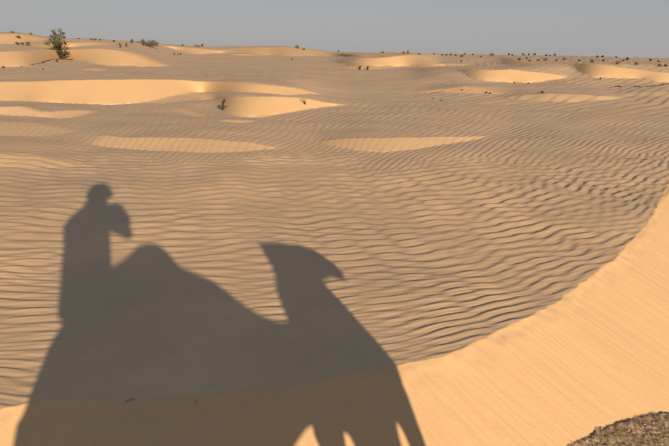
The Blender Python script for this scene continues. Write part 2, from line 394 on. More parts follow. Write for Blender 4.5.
PLAIN_C = (.68, .455, .268, 1); COARSE_C = (.54, .38, .24, 1); FRESH_C = (.635, .412, .218, 1)

def sand_material(name, streaks=False):
    m, nt, p = new_mat(name)
    geo = N(nt, 'ShaderNodeNewGeometry'); pos = geo.outputs['Position']
    big = noise_node(nt, .35, 4, pos); med = noise_node(nt, 2.2, 4, pos); fine = noise_node(nt, 60, 3, pos); grain = noise_node(nt, 420, 2, pos)
    coarse = ramp(nt, big.outputs[0], [(.42, (0, 0, 0, 1)), (.62, (1, 1, 1, 1))])
    c = mixc(nt, coarse.outputs[0], PLAIN_C, COARSE_C)
    c = mixc(nt, ramp(nt, med.outputs[0], [(.35, (0, 0, 0, 1)), (.75, (.45, .45, .45, 1))]).outputs[0], c, (.54, .38, .24, 1))
    ca = N(nt, 'ShaderNodeAttribute', attribute_name='coarse'); c = mixc(nt, ca.outputs['Fac'], c, (.54, .385, .258, 1))
    at = N(nt, 'ShaderNodeAttribute', attribute_name='fresh')
    fc = mixc(nt, ramp(nt, med.outputs[0], [(.35, (0, 0, 0, 1)), (.75, (.3, .3, .3, 1))]).outputs[0], FRESH_C, (.585, .385, .21, 1))
    if streaks:
        cmb = N(nt, 'ShaderNodeCombineXYZ'); aa = N(nt, 'ShaderNodeAttribute', attribute_name='arc'); dd = N(nt, 'ShaderNodeAttribute', attribute_name='down')
        s1 = N(nt, 'ShaderNodeMath', operation='MULTIPLY'); s1.inputs[1].default_value = 44; nt.links.new(aa.outputs['Fac'], s1.inputs[0])
        s2 = N(nt, 'ShaderNodeMath', operation='MULTIPLY'); s2.inputs[1].default_value = 1.3; nt.links.new(dd.outputs['Fac'], s2.inputs[0])
        nt.links.new(s1.outputs[0], cmb.inputs[0]); nt.links.new(s2.outputs[0], cmb.inputs[1])
        st = noise_node(nt, 1.0, 4, cmb.outputs[0], .6)
        sx = N(nt, 'ShaderNodeSeparateXYZ'); nt.links.new(pos, sx.inputs[0]); mr = N(nt, 'ShaderNodeMapRange'); nt.links.new(sx.outputs[0], mr.inputs[0])
        mr.inputs[1].default_value = -.3; mr.inputs[2].default_value = 1.0; mr.inputs[3].default_value = .12; mr.inputs[4].default_value = .8
        fc0 = fc
        fc = mixc(nt, ramp(nt, st.outputs[0], [(.48, (0, 0, 0, 1)), (.72, (.5, .5, .5, 1))]).outputs[0], fc, (.50, .32, .175, 1))
        fc = mixc(nt, mr.outputs[0], fc0, fc)
    c = mixc(nt, at.outputs['Fac'], c, fc)
    gm = ramp(nt, grain.outputs[0], [(.3, (.86, .86, .86, 1)), (.7, (1.1, 1.1, 1.1, 1))])
    c = mixc(nt, 1.0, c, gm.outputs[0], 'MULTIPLY')
    nt.links.new(c, p.inputs['Base Color'])
    b1 = N(nt, 'ShaderNodeBump'); b1.inputs['Strength'].default_value = .5; b1.inputs['Distance'].default_value = .003; nt.links.new(fine.outputs[0], b1.inputs['Height'])
    b2 = N(nt, 'ShaderNodeBump'); b2.inputs['Strength'].default_value = .45; b2.inputs['Distance'].default_value = .0012; nt.links.new(grain.outputs[0], b2.inputs['Height'])
    nt.links.new(b1.outputs[0], b2.inputs['Normal'])
    last = b2
    if streaks:
        b3 = N(nt, 'ShaderNodeBump'); b3.inputs['Strength'].default_value = .4; b3.inputs['Distance'].default_value = .003
        nt.links.new(st.outputs[0], b3.inputs['Height']); nt.links.new(b2.outputs[0], b3.inputs['Normal']); last = b3
    nt.links.new(last.outputs[0], p.inputs['Normal'])
    return m

def stony_material(name, dark=1.0):
    m, nt, p = new_mat(name)
    geo = N(nt, 'ShaderNodeNewGeometry'); pos = geo.outputs['Position']
    n1 = noise_node(nt, 14, 5, pos, .65); n2 = noise_node(nt, 150, 3, pos)
    c = ramp(nt, n1.outputs[0], [(.30, (.13 * dark, .085 * dark, .05 * dark, 1)), (.5, (.24 * dark, .165 * dark, .10 * dark, 1)), (.68, (.40 * dark, .29 * dark, .18 * dark, 1))]).outputs[0]
    c = mixc(nt, 1.0, c, ramp(nt, n2.outputs[0], [(.3, (.75, .75, .75, 1)), (.7, (1.15, 1.15, 1.15, 1))]).outputs[0], 'MULTIPLY')
    nt.links.new(c, p.inputs['Base Color'])
    b1 = N(nt, 'ShaderNodeBump'); b1.inputs['Strength'].default_value = .8; b1.inputs['Distance'].default_value = .006; nt.links.new(n2.outputs[0], b1.inputs['Height'])
    nt.links.new(b1.outputs[0], p.inputs['Normal'])
    return m

def plain_material(name, col, var=.3, scale=8, rough=.9):
    m, nt, p = new_mat(name); p.inputs['Roughness'].default_value = rough
    tc = N(nt, 'ShaderNodeTexCoord'); n1 = noise_node(nt, scale, 4, tc.outputs['Object'])
    lo = tuple(v * (1 - var) for v in col) + (1,); hi = tuple(min(1, v * (1 + var)) for v in col) + (1,)
    nt.links.new(ramp(nt, n1.outputs[0], [(.3, lo), (.7, hi)]).outputs[0], p.inputs['Base Color'])
    return m

M_SAND = sand_material('desert_sand'); M_FACE = sand_material('slip_face_sand', True); M_STONY = stony_material('stony_soil', 1.35)

tag(grid_object('sand_ground', own == 0, M_SAND, extra=None) if (own[0] != 0).any() else grid_object('sand_ground', own == 0, M_SAND, extra=True),
    'wide wind rippled sand plain reaching to the horizon', kind='structure')
tag(grid_object('dune_face', own == 1, M_FACE), 'smooth orange slip face of the near dune along the bottom', kind='structure')
tag(grid_object('stony_ground', own == 2, M_STONY, extra=bool((own[0] == 2).all())), 'dark stony ground at the foot of the near dune, lower right corner', kind='structure')
for k, P in enumerate(PATCH):
    s_ = own == 3 + k
    if s_.any(): tag(grid_object('sand_dune', s_, M_SAND), P[0], kind='structure')

# ------------------------------------------------------------------ where a photo pixel meets the far terrain
def at_pixel(px, py):
    d_ = ray(px, py); th = atan2(d_[0], d_[1]); t = -d_[2] / hypot(d_[0], d_[1])
    j = int(np.argmin(np.abs(tw - th)))
    ts = Tfar[:, j]
    if t > T0: r_ = EYE / t; z_ = 0.0
    else:
        t = max(t, ts[-1] + 1e-5); r_ = float(np.interp(-t, -ts, RAW_R[:, j])); i = int(np.argmin(np.abs(R[:, j] - r_))); z_ = float(Z[i, j])
    return Vector((r_ * sin(th), r_ * cos(th), z_)), r_

# ------------------------------------------------------------------ plants
M_LEAF = plain_material('grey_green_leaves', (.085, .090, .042), .35, 3)
M_LEAF_DARK = plain_material('dark_scrub_leaves', (.125, .105, .07), .35, 3)
M_LEAF_DRY = plain_material('dry_brown_scrub', (.16, .105, .05), .35, 3)
M_WOOD = plain_material('weathered_dark_wood', (.06, .04, .026), .35, 6)

def tube(verts, faces, p0, p1, r0, r1, n=5):
    p0 = Vector(p0); p1 = Vector(p1); d_ = (p1 - p0).normalized(); q = d_.to_track_quat('Z', 'Y'); b0 = len(verts)
    for p_, r_ in ((p0, r0), (p1, r1)):
        for k in range(n): verts.append(p_ + q @ Vector((cos(2 * pi * k / n) * r_, sin(2 * pi * k / n) * r_, 0)))
    for k in range(n):
        k2 = (k + 1) % n; faces.append((b0 + k, b0 + k2, b0 + n + k2, b0 + n + k))
    faces.append(tuple(b0 + n + k for k in range(n)))

def mesh_of(name, verts, faces, mat, smooth=False):
    me = bpy.data.meshes.new(name); me.from_pydata([tuple(v) for v in verts], [], faces); me.materials.append(mat)
    if smooth: me.polygons.foreach_set('use_smooth', [True] * len(me.polygons))
    me.update(); return me

def leaf(verts, faces, c, size, rng):
    n = Vector((rng.gauss(0, 1), rng.gauss(0, 1), rng.gauss(0, .7))).normalized(); q = n.to_track_quat('Z', 'Y')
    l = size * rng.uniform(.7, 1.3); w = l * rng.uniform(.35, .6); b0 = len(verts)
    for v in ((-l, 0, 0), (0, -w, l * .12), (l, 0, 0), (0, w, l * .12)): verts.append(c + q @ Vector(v))
    faces.append((b0, b0 + 1, b0 + 2, b0 + 3))

def shrub(base, w, h, rng, clumps, leaves, lsize, leafmat, label, cat='shrub', group=None, name='desert_shrub', lean=0.0, sparse=.9):
    root = bpy.data.objects.new(name, None); COL.objects.link(root); root.location = base; root.rotation_euler = (0, 0, rng.uniform(0, 6))
    if lean or clumps > 30: root.rotation_euler = (0, 0, 0)
    tag(root, label, cat, group)
    sv, sf, lv, lf = [], [], [], []
    for c in range(clumps):
        ang = rng.uniform(0, 2 * pi); rad = math.sqrt(rng.random()) * w * .5 * sparse; zz = h * rng.uniform(.25 if clumps < 40 else .10, 1.0)
        k = 1 - .5 * abs(zz / h - .55) if clumps < 40 or h < w else math.sqrt(max(.1, 1 - ((zz / h - .48) / .60) ** 2)) * 1.08
        tip = Vector((cos(ang) * rad * k + lean * zz, sin(ang) * rad * k, zz))
        mid_ = tip * .5 + Vector((rng.gauss(0, .05) * w, rng.gauss(0, .05) * w, .02 * h)); mid_.x *= .6; mid_.y *= .6
        br = h * .012
        tube(sv, sf, (rng.gauss(0, .02) * w, rng.gauss(0, .02) * w, -.04 * h), mid_, br * 1.8, br, 4); tube(sv, sf, mid_, tip, br, br * .35, 4)
        cr = w * (.10 if clumps > 20 else .2) * rng.uniform(.7, 1.3)
        for l in range(leaves):
            g = Vector((rng.gauss(0, 1), rng.gauss(0, 1), rng.gauss(0, .8))) * cr * .6
            pt = tip + g; pt.z = max(pt.z, lsize * .3); leaf(lv, lf, pt, lsize, rng)
    st_ = link('stem', mesh_of('stem', sv, sf, M_WOOD), root); link('foliage', mesh_of('foliage', lv, lf, leafmat), root)
    return root

rng = random.Random(11)
# the large shrub on the left rise
b_, r_ = at_pixel(59.5, 58.6)
s_ = r_ / F
big = shrub(b_, 15.5 * s_, 23 * s_, rng, 46, 42, .58 * s_, M_LEAF, 'tall grey green desert bush standing on the left rise, the biggest plant', sparse=1.0)
# sapling-like tall spray on top so the outline is uneven
SM = [ # px, base y, width px, height px, kind (0 dark, 1 green, 2 dry), label
 (12,32.6,5,1.6,0,'flat dark scrub on the skyline at the far left'),
 (18.5,37.8,5,2.6,0,'dark low bush on the upper left dune, above the three small ones'),
 (31,34.4,3.2,1.2,0,'small dark scrub on the skyline right of the far left one'),
 (17.5,45,5,2.8,1,'leftmost of three small bushes left of the tall bush'),
 (22.6,45.2,3.4,3.6,1,'middle of three small bushes left of the tall bush'),
 (28.6,46,5,5,1,'rightmost of three small bushes left of the tall bush, the biggest of them'),
 (57,62.8,3,2.8,0,'little dark tuft just below the tall bush'),
 (3.6,67.8,2.6,2.6,0,'tiny dark tuft at the left edge of the frame'),
 (79,39.3,2.4,1.6,0,'tiny scrub on the skyline just right of the tall bush'),
 (91.6,40,2.6,1.8,0,'left one of a tiny pair of scrubs on the ridge'),
 (95.2,40,2.6,1.8,0,'right one of a tiny pair of scrubs on the ridge'),
 (114,41.8,2.6,2.2,0,'tiny dark scrub on the ridge left of the sparse bush'),
 (120.5,48.2,3.6,7.2,2,'narrow sparse upright bush left of the dark thicket'),
 (127,46.5,5,4.6,2,'open straggly bush between the narrow bush and the thicket'),
 (132,43.2,4.6,4.4,1,'round bush on the skyline touching the dark thicket on its left'),
 (174.3,54.8,1.8,3,0,'leftmost of three dark tufts on the pale slope'),
 (178,54.9,2.2,2,0,'middle of three dark tufts on the pale slope'),
 (181,54.9,2.2,2.4,0,'rightmost of three dark tufts on the pale slope'),
 (182.5,45.5,4,1.2,0,'flat scrub on the skyline beyond the three dark tufts'),
 (197,47,8,2.4,0,'long dark scrub mat on the skyline right of the thicket'),
 (202.5,46.6,4,3.4,0,'dark bush at the right end of the long scrub mat'),
 (292,60,2,2.2,0,'lone tiny tuft on the sand left of the twin bushes'),
 (297,48.4,6,5,0,'dark bush on the crest of the central skyline dune'),
 (304,49.8,3.6,2.2,0,'smaller bush just right of the dark crest bush'),
 (338.5,51.8,2.4,1.8,0,'lone far scrub on the skyline left of the domed dune'),
 (383,53,3,1.3,0,'flat far scrub at the left of the domed dune top'),
 (403.5,53.6,3.6,2,0,'left one of two bushes on top of the domed dune'),
 (408,53.8,4,3.2,0,'right one of two bushes on top of the domed dune'),
 (418.5,54.6,8,1.5,0,'dark flat scrub mat on top of the domed dune'),
 (434,54.6,2.2,2,0,'lone far bush right of the domed dune'),
 (442.5,55.4,3.2,1.4,0,'low far scrub midway between the domed dune and the dense bush'),
 (446.5,55.4,2,1.6,0,'tiny far scrub beside the low one right of the domed dune'),
 (451,55.4,2.8,2.8,0,'upright far bush left of the dense pair'),
 (455.5,55.6,3.4,2.2,0,'squat far bush left of the dense pair'),
 (461.5,56.6,5,3,0,'wide dense bush on the far plain right of centre'),
 (464.6,55.6,3,2.6,0,'bush touching the wide dense bush on its right'),
 (461,62,3,2.2,2,'brown tuft on the sand below the wide dense bush'),
 (473,55,3,1.4,0,'flat far scrub left of the pointed bush'),
 (481,57.2,3,1.5,2,'brownish scrub left below the pointed bush'),
 (491.5,55.8,6,3.8,0,'pointed dark bush on the far plain, tallest of its row'),
 (508.7,55.4,2.8,3,0,'small square bush right of the pointed bush'),
 (512.4,55.6,2,2,0,'tiny bush beside the small square one'),
 (523,55.2,5.4,2.4,0,'wide flat bush on the skyline above the brown scrub'),
 (528.6,54.8,2.4,1.8,0,'tiny bush right of the wide flat bush on the skyline'),
 (534.5,54.6,4,3,0,'compact round tree like bush on the skyline'),
 (546.2,55.8,2.8,1.8,0,'left one of three tiny skyline bushes right of the round one'),
 (550,55.9,2.2,1.5,0,'middle one of three tiny skyline bushes right of the round one'),
 (554.6,55.6,2.6,2.2,0,'right one of three tiny skyline bushes right of the round one'),
 (519.5,61,5,3.6,2,'brown round scrub at the left of the brown row'),
 (526.6,59.6,3.6,3.8,2,'narrow brown scrub standing second in the brown row'),
 (529.6,61.4,2.4,2.6,2,'tiny brown scrub third in the brown row'),
 (538,61,3.6,2,2,'low brown scrub left of the biggest brown one'),
 (544.6,60.8,6,4.8,2,'biggest brown scrub of the brown row'),
 (556.5,61.6,1.8,3,2,'thin upright brown sprig right of the biggest brown scrub'),
 (565,60,4.2,2.2,0,'dark oval bush right of the brown row'),
 (579,61.4,2.8,3,2,'small brown bush above the left end of the long right face'),
 (592,63,4.8,4.2,2,'rusty brown bush above the long right face'),
 (597.2,57.2,4,1.6,0,'flat skyline scrub above the rusty brown bush'),
 (602.4,57.4,3.2,2.4,0,'skyline bush right of the flat scrub'),
 (603.2,61.4,3.6,2.4,2,'small olive bush right of the rusty brown one'),
 (617,64.6,6,4.4,2,'wide dark brown bush above the long right face, biggest there'),
 (616,57.8,2.2,1.6,0,'tiny skyline bush above the wide dark brown one'),
 (623,61.2,2.6,2.2,1,'left one of two small bushes right of the wide brown bush'),
 (626.6,60.6,3.4,3,1,'right one of two small bushes right of the wide brown bush'),
 (636,65,5,3,2,'low brown bush in the gap before the last dark bushes'),
 (650.4,61.2,5,3.6,0,'dark bushy clump on the skyline near the right edge'),
 (658.5,61.6,2,2,0,'tiny skyline tuft right of the dark clump'),
 (659.4,66,5,3.6,0,'left one of two dark bushes at the right edge'),
 (665.6,66.2,4.4,2.6,0,'right one of two dark bushes at the right edge'),
 (600,80.2,1.8,3.2,2,'thin sprig at the foot of the long right face'),
 (514,83.6,2.2,1.5,2,'left one of two tiny tufts at the foot of the oval face'),
 (528.5,83.8,2.2,1.5,2,'right one of two tiny tufts at the foot of the oval face'),
 (486,93.8,2.8,2.2,2,'left one of two dry tufts on the low bright ridge'),
 (490,94,2.8,2.2,2,'right one of two dry tufts on the low bright ridge'),
 (43,69.2,1.8,1.2,2,'tiny dry tuft on the sand left below the tall bush'),
 (100,40.4,2,1.2,0,'tiny scrub dot on the ridge right of the tiny pair'),
 (462,90.5,3,1.4,2,'dry tuft at the top of the low bright ridge'),
 (433,98.5,3,1.6,2,'dry tuft on the plain below the left end of the low bright ridge'),
 (441,100.5,2.4,1.3,2,'small dry tuft on the plain right below its neighbour'),
]
mats = [M_LEAF_DARK, M_LEAF, M_LEAF_DRY]
for px, py, w, h, kd, lab in SM:
    b_, r_ = at_pixel(px, py); s_ = r_ / F
    shrub(b_ - Vector((0, 0, .01 * s_)), w * s_ * rng.uniform(.65, .95), h * s_ * rng.uniform(.45, .75), rng, 10, 13, .42 * s_, mats[kd], lab, group='small shrubs scattered over the far dunes', sparse=.75)

# dark thicket on the ridge
b_, r_ = at_pixel(148, 46.2); s_ = r_ / F
shrub(b_, 21 * s_, 4.2 * s_, rng, 44, 22, .5 * s_, M_LEAF_DARK, 'long low dark thicket on the left ridge', 'thicket', name='thicket', sparse=1.0)
b_, r_ = at_pixel(143.5, 45.6); s_ = r_ / F
shrub(b_, 3.4 * s_, 6.5 * s_, rng, 12, 10, .40 * s_, M_LEAF, 'slender taller bush rising out of the dark thicket', sparse=.8)

# dead wood, root mats, stumps
def debris(points, rad, label, cat, name, twigs=20, mat=M_WOOD, parent_label=None, tl=1.0):
    b0, r0 = at_pixel(*points[0]); root = bpy.data.objects.new(name, None); COL.objects.link(root); root.location = b0
    tag(root, label, cat)
    pts = [at_pixel(*p_)[0] - b0 for p_ in points]; s0 = r0 / F
    v, f = [], []
    for a_, c_ in zip(pts[:-1], pts[1:]):
        n = 5; prev = a_
        for k in range(1, n + 1):
            nx = a_.lerp(c_, k / n) + Vector((0, 0, rng.gauss(0, .15) * rad * s0))
            tube(v, f, prev, nx, rad * s0 * rng.uniform(.6, 1.2), rad * s0 * rng.uniform(.6, 1.2), 6); prev = nx
    link('root_mat' if len(points) > 2 else 'log', mesh_of('log', v, f, mat), root)
    v, f = [], []
    for k in range(twigs):
        i = rng.randrange(len(pts) - 1); a_ = pts[i].lerp(pts[i + 1], rng.random())
        tube(v, f, a_, a_ + Vector((rng.gauss(0, 1.2), rng.gauss(0, 1.2), rng.uniform(.3, 1.6))) * s0 * tl, .16 * s0, .05 * s0, 4)
    link('twig', mesh_of('twig', v, f, mat), root)['kind'] = 'stuff'
    return root
debris([(20,66.6),(32,65),(40,63.5),(47,61),(53,59.6),(59,58.8)], .42, 'dark root mat running down the sand left of the tall bush', 'roots', 'exposed_roots', 26, tl=.6)
debris([(60,58.6),(66,58.8),(73,59.8)], .5, 'short dark root mat right of the tall bush', 'roots', 'exposed_roots', 14, tl=.6)
debris([(615,88),(618,87.2),(621,88)], .6, 'small dark hump of roots below the long right face', 'roots', 'exposed_roots', 8, tl=.5)
debris([(634,88.2),(637,87.6),(641,88)], .5, 'second dark hump of roots below the long right face', 'roots', 'exposed_roots', 8, tl=.5)
debris([(646,87.6),(652,87),(658,86.2),(663,84.6),(672,83)], .55, 'long dark root ridge reaching the right edge', 'roots', 'exposed_roots', 20, tl=.5)
debris([(430,92.6),(438,92.2),(446,92)], .28, 'thin dark root line left of the low bright ridge', 'roots', 'exposed_roots', 8, tl=.4)
debris([(503,150.2),(512,150.8),(521,152.4),(530,153)], .26, 'thin dark line of dry litter on the rippled plain, left one of two', 'dry litter', 'dry_litter', 14, tl=.4)
debris([(590,162.5),(600,160.5),(610,161.5),(622,158.5),(636,158),(648,159.5)], .24, 'longer dark line of dry litter on the rippled plain near the right edge', 'dry litter', 'dry_litter', 20, tl=.45)
debris([(535,93.6),(541,93.2),(545,93.4)], .3, 'thin root line beside the round dark stone', 'roots', 'exposed_roots', 5, tl=.4)

def stump(px, py, w, h, label, mat=M_WOOD, lean=.25):
    b_, r_ = at_pixel(px, py); s0 = r_ / F
    root = bpy.data.objects.new('tree_stump', None); COL.objects.link(root); root.location = b_; tag(root, label, 'stump')
    v, f = [], []; prev = Vector((0, 0, -.1 * h * s0)); rr = w * s0 * .42
    for k in range(1, 6):
        nx = Vector((-lean * h * s0 * sin(k * .9) * .5, rng.gauss(0, .03) * h * s0, h * s0 * k / 5)); r2 = rr * rng.uniform(.65, 1.1)
        tube(v, f, prev, nx, rr, r2, 8); prev = nx; rr = r2
    link('trunk', mesh_of('trunk', v, f, mat, True), root)
    for k in range(4):
        v, f = [], []; a_ = Vector((0, 0, h * s0 * rng.uniform(.3, .95))); d1 = a_ + Vector((rng.uniform(-1, 1) * w, rng.uniform(-.6, .2) * w, rng.uniform(.0, .6) * w)) * s0
        tube(v, f, a_, d1, w * .13 * s0, w * .07 * s0, 5); tube(v, f, d1, d1 + Vector((rng.uniform(-.6, .6), 0, rng.uniform(-.6, .4))) * w * s0, w * .07 * s0, w * .03 * s0, 5)
        link('broken_branch', mesh_of('broken_branch', v, f, mat), root)
stump(224, 109.2, 4.0, 9.5, 'dark broken stump at the left end of the small bright mound')
stump(360, 69.3, 2.6, 3.6, 'left one of two dark stumps on the thin pale strip')
stump(367.6, 69.4, 2.2, 3.4, 'right one of two dark stumps on the thin pale strip')
b_, r_ = at_pixel(305, 104.5); s_ = r_ / F
shrub(b_, 11 * s_, 6 * s_, rng, 26, 3, .3 * s_, M_LEAF_DRY, 'dry leafless twigs at the right end of the small bright mound', 'dry plant', name='dry_bush', lean=-.4)

def stone(loc, size, seed, mat, name='stone'):
    v, f = [], []; rg = random.Random(seed); nu, nv_ = 7, 5
    for j in range(nv_ + 1):
        ph = pi * j / nv_
        for i in range(nu):
            a_ = 2 * pi * i / nu; k = 1 + rg.uniform(-.22, .22)
            v.append(Vector((sin(ph) * cos(a_), sin(ph) * sin(a_) * .85, cos(ph) * .62)) * size * k)
    for j in range(nv_):
        for i in range(nu): f.append((j * nu + i, (j + 1) * nu + i, (j + 1) * nu + (i + 1) % nu, j * nu + (i + 1) % nu))
    o = link(name, mesh_of(name, v, f, mat)); o.location = loc; return o
M_ROCK = stony_material('dark_rock', .5)
b_, r_ = at_pixel(542.5, 93.6); s_ = r_ / F
tag(stone(b_ + Vector((0, 0, .9 * s_)), 1.7 * s_, 3, M_ROCK), 'dark round stone on the plain below the oval dune face', 'stone')

# small twigs lying on the near dune face
M_TWIG = plain_material('dry_twig', (.30, .18, .10), .3, 20)
def on_face(px, py):
    d_ = ray(px, py)
    for k in range(400, 1600):
        q_ = (d_[0] * k * .002, d_[1] * k * .002, EYE + d_[2] * k * .002); s1 = float(crest_sd(np.array([q_[0]]), np.array([q_[1]]))[0][0])
        if q_[2] <= -.6 * max(0, s1): return Vector(q_)
    return Vector(q_)
for px, py, ln, an, lab in ((130, 402.5, .05, .35, 'forked dry twig just under the crest in the shadow of the camel'),
                            (196, 404.5, .026, 1.4, 'small upright twig under the crest, right of the forked one')):
    c_ = on_face(px, py) + Vector((0, 0, .004)); v, f = [], []
    a_ = Vector((-cos(an) * ln * .5, -sin(an) * ln * .35, .002)); b2_ = Vector((cos(an) * ln * .5, sin(an) * ln * .35, .008)); m_ = a_.lerp(b2_, .5) + Vector((0, .004, .005))
    tube(v, f, a_, m_, .0014, .002, 5); tube(v, f, m_, b2_, .002, .001, 5); tube(v, f, m_, m_ + Vector((ln * .2, -ln * .12, .01)), .002, .001, 5)
    o = link('twig', mesh_of('twig', v, f, M_TWIG)); o.location = c_; tag(o, lab, 'twig')
# rubble on the stony floor
def rubble():
    V, Fc = [], []; rg = random.Random(5)
    n = 0
    while n < 1900:
        x = rg.uniform(.8, 3.6); y = rg.uniform(1.5, 3.4)
        s1, _ = crest_sd(np.array([x]), np.array([y])); g1, _ = line_sd(FOOT, np.array([x]), np.array([y])); z1 = float(floor_z(x, y, s1[0], g1[0]))
        if s1[0] < .05 or g1[0] < -.01 + .03 * rg.random(): continue
        n += 1; sz = min(.010, .0035 * rg.paretovariate(1.6)) ; b0 = len(V)
        top = z1 + .007
        for q in range(6):
            a_ = q * pi / 3 + rg.uniform(-.3, .3); k = sz * rg.uniform(.7, 1.2); V.append((x + cos(a_) * k, y + sin(a_) * k * .8, top - sz * .5 + rg.uniform(-.1, .1) * sz))
        for q in range(4):
            a_ = q * pi / 2 + rg.uniform(-.3, .3); k = sz * rg.uniform(.35, .65); V.append((x + cos(a_) * k, y + sin(a_) * k * .8, top + sz * rg.uniform(.15, .4)))
        Fc += [(b0, b0 + 1, b0 + 6), (b0 + 1, b0 + 2, b0 + 7, b0 + 6), (b0 + 2, b0 + 3, b0 + 7), (b0 + 3, b0 + 4, b0 + 8, b0 + 7), (b0 + 4, b0 + 5, b0 + 9, b0 + 8), (b0 + 5, b0, b0 + 6, b0 + 9), (b0 + 6, b0 + 7, b0 + 8, b0 + 9)]
    return V, Fc
V_, F_ = rubble()
tag(link('rubble', mesh_of('rubble', V_, F_, stony_material('rubble_stone', 1.6))), 'loose brown stones and clods covering the ground at the lower right corner', kind='stuff')

# ------------------------------------------------------------------ the camel and its rider, whose shadow falls into the picture
# local frame: u along the camel (to the right), n along the direction of the shadows, z height of the shadow-casting outline
UX = Vector((cos(SUN_AZ), -sin(SUN_AZ), 0)); NX = Vector((sin(SUN_AZ), cos(SUN_AZ), 0)); TE = tan(SUN_EL)
def W(u, zs, n, lift=None): return UX * u + NX * n + Vector((0, 0, zs + (-(n if lift is None else lift)) * TE))

def sweep(V, Fc, path, seg=14, upright=False):             # path: (centre, half thickness in the u-z plane, half thickness across)
    pts = [p[0] for p in path]; b0 = len(V)
    for i, (c, a_, b) in enumerate(path):
        t_ = (pts[min(i + 1, len(pts) - 1)] - pts[max(i - 1, 0)]).normalized()
        side = NX - t_ * NX.dot(t_)
        if side.length < .2: side = Vector((0, 0, 1)) - t_ * t_.z
        side.normalize(); up = t_.cross(side).normalized()
        if upright: side, up = NX, Vector((0, 0, 1))
        for k in range(seg):
            an = 2 * pi * k / seg; V.append(c + up * cos(an) * a_ + side * sin(an) * b)
        if i:
            o = b0 + (i - 1) * seg
            for k in range(seg): k2 = (k + 1) % seg; Fc.append((o + k, o + k2, o + seg + k2, o + seg + k))
    Fc.append(tuple(b0 + k for k in reversed(range(seg)))); Fc.append(tuple(b0 + (len(path) - 1) * seg + k for k in range(seg)))

def ball(V, Fc, c, ru, rn, rz, seg=12):
    sweep(V, Fc, [(c + UX * ru * -cos(pi * k / 8), max(.001, rz * sin(pi * k / 8)), max(.001, rn * sin(pi * k / 8))) for k in range(9)], seg)

def fused(name, V, Fc, mat, parent, voxel, smooth=4):
    inv = parent.matrix_basis.inverted() if parent else Matrix()
    me = mesh_of(name, [inv @ v for v in V], Fc, mat, True); o = link(name, me, parent)
    m = o.modifiers.new('remesh', 'REMESH'); m.mode = 'VOXEL'; m.voxel_size = voxel; m.use_smooth_shade = True
    s = o.modifiers.new('smooth', 'SMOOTH'); s.iterations = smooth; s.factor = .5
    return o
def root_at(name, p):
    o = bpy.data.objects.new(name, None); COL.objects.link(o); o.matrix_basis = Matrix.Translation(p); return o

M_HAIR = plain_material('camel_hair', (.42, .28, .16), .25, 14); M_PAD = plain_material('striped_saddle_wool', (.30, .06, .04), .3, 9)
M_SKIN = plain_material('skin', (.42, .25, .17), .08, 10, .6); M_SHIRT = plain_material('white_cotton', (.62, .58, .50), .08, 6); M_TROUSER = plain_material('dark_trousers', (.05, .06, .09), .2, 6)
M_SCARF = plain_material('blue_headscarf', (.08, .13, .30), .2, 8); M_BLACK = plain_material('black_glass', (.012, .012, .014), .1, 5, .2)

NC_ = -.38; GZ = -.78 - (-NC_) * TE        # ground level under the camel, in outline heights
cam_l = root_at('camel', W(.35, 0, NC_, 0) + Vector((0, 0, -.80)))
tag(cam_l, 'light brown one humped camel carrying the rider who takes the photo', 'camel')
V_, F_ = [], []
C_ = lambda u, zs, dn=0: W(u, zs, NC_ + dn, NC_)
tr = [(-.56, .62, .50), (-.525, .735, .40), (-.47, .88, .30), (-.38, .99, .24), (-.2, 1.13, .20), (-.10, 1.20, .20), (0, 1.235, .20), (.07, 1.28, .20), (.14, 1.325, .20), (.23, 1.33, .20), (.31, 1.305, .21),
      (.365, 1.235, .23), (.41, 1.14, .26), (.50, 1.10, .29), (.62, 1.03, .36), (.70, .94, .42), (.78, .86, .47), (.88, .815, .42), (1.0, .81, .39), (1.12, .80, .38), (1.22, .77, .38), (1.30, .68, .42), (1.355, .58, .50)]
wd = [.10, .17, .23, .27, .30, .32, .32, .33, .33, .33, .33, .33, .32, .31, .30, .28, .26, .24, .22, .21, .19, .14, .06]
sweep(V_, F_, [(C_(u, (t1 + t2) / 2), (t1 - t2) / 2, w_) for (u, t1, t2), w_ in zip(tr, wd)], 20, True)
sweep(V_, F_, [(C_(1.15, .55), .21, .17), (C_(1.175, .70), .22, .16), (C_(1.18, .82), .22, .14), (C_(1.215, .90), .20, .12), (C_(1.235, .98), .165, .105), (C_(1.235, 1.06), .12, .095), (C_(1.235, 1.14), .095, .085)], 16)
sweep(V_, F_, [(C_(1.145, 1.16), .06, .06), (C_(1.20, 1.14), .095, .09), (C_(1.29, 1.115), .115, .095), (C_(1.38, 1.08), .125, .085), (C_(1.46, 1.07), .125, .075), (C_(1.53, 1.045), .115, .065), (C_(1.56, 1.0), .085, .05), (C_(1.535, .95), .055, .04)], 14)
for s_ in (-1, 1): sweep(V_, F_, [(C_(1.19, 1.19, .05 * s_), .022, .02), (C_(1.175, 1.21, .075 * s_), .02, .015), (C_(1.165, 1.235, .085 * s_), .01, .01)], 8)
def cleg(pts): sweep(V_, F_, [(C_(u, z_, dn), a_, a_ * .9) for u, z_, dn, a_ in pts], 12)
cleg([(1.20, .62, .12, .13), (1.285, .44, .14, .085), (1.295, .31, .14, .052), (1.29, .0, .14, .042), (1.28, -.18, .14, .055), (1.28, -.28, .14, .04), (1.27, -.6, .14, .035), (1.26, GZ + .10, .14, .045), (1.29, GZ + .03, .14, .075)])
cleg([(1.10, .60, -.12, .15), (1.095, .42, -.13, .135), (1.085, .28, -.13, .115), (1.07, .05, -.13, .065), (1.06, -.16, -.13, .055), (1.05, -.30, -.13, .04), (1.04, -.6, -.13, .035), (1.03, GZ + .10, -.13, .045), (1.06, GZ + .03, -.13, .075)])
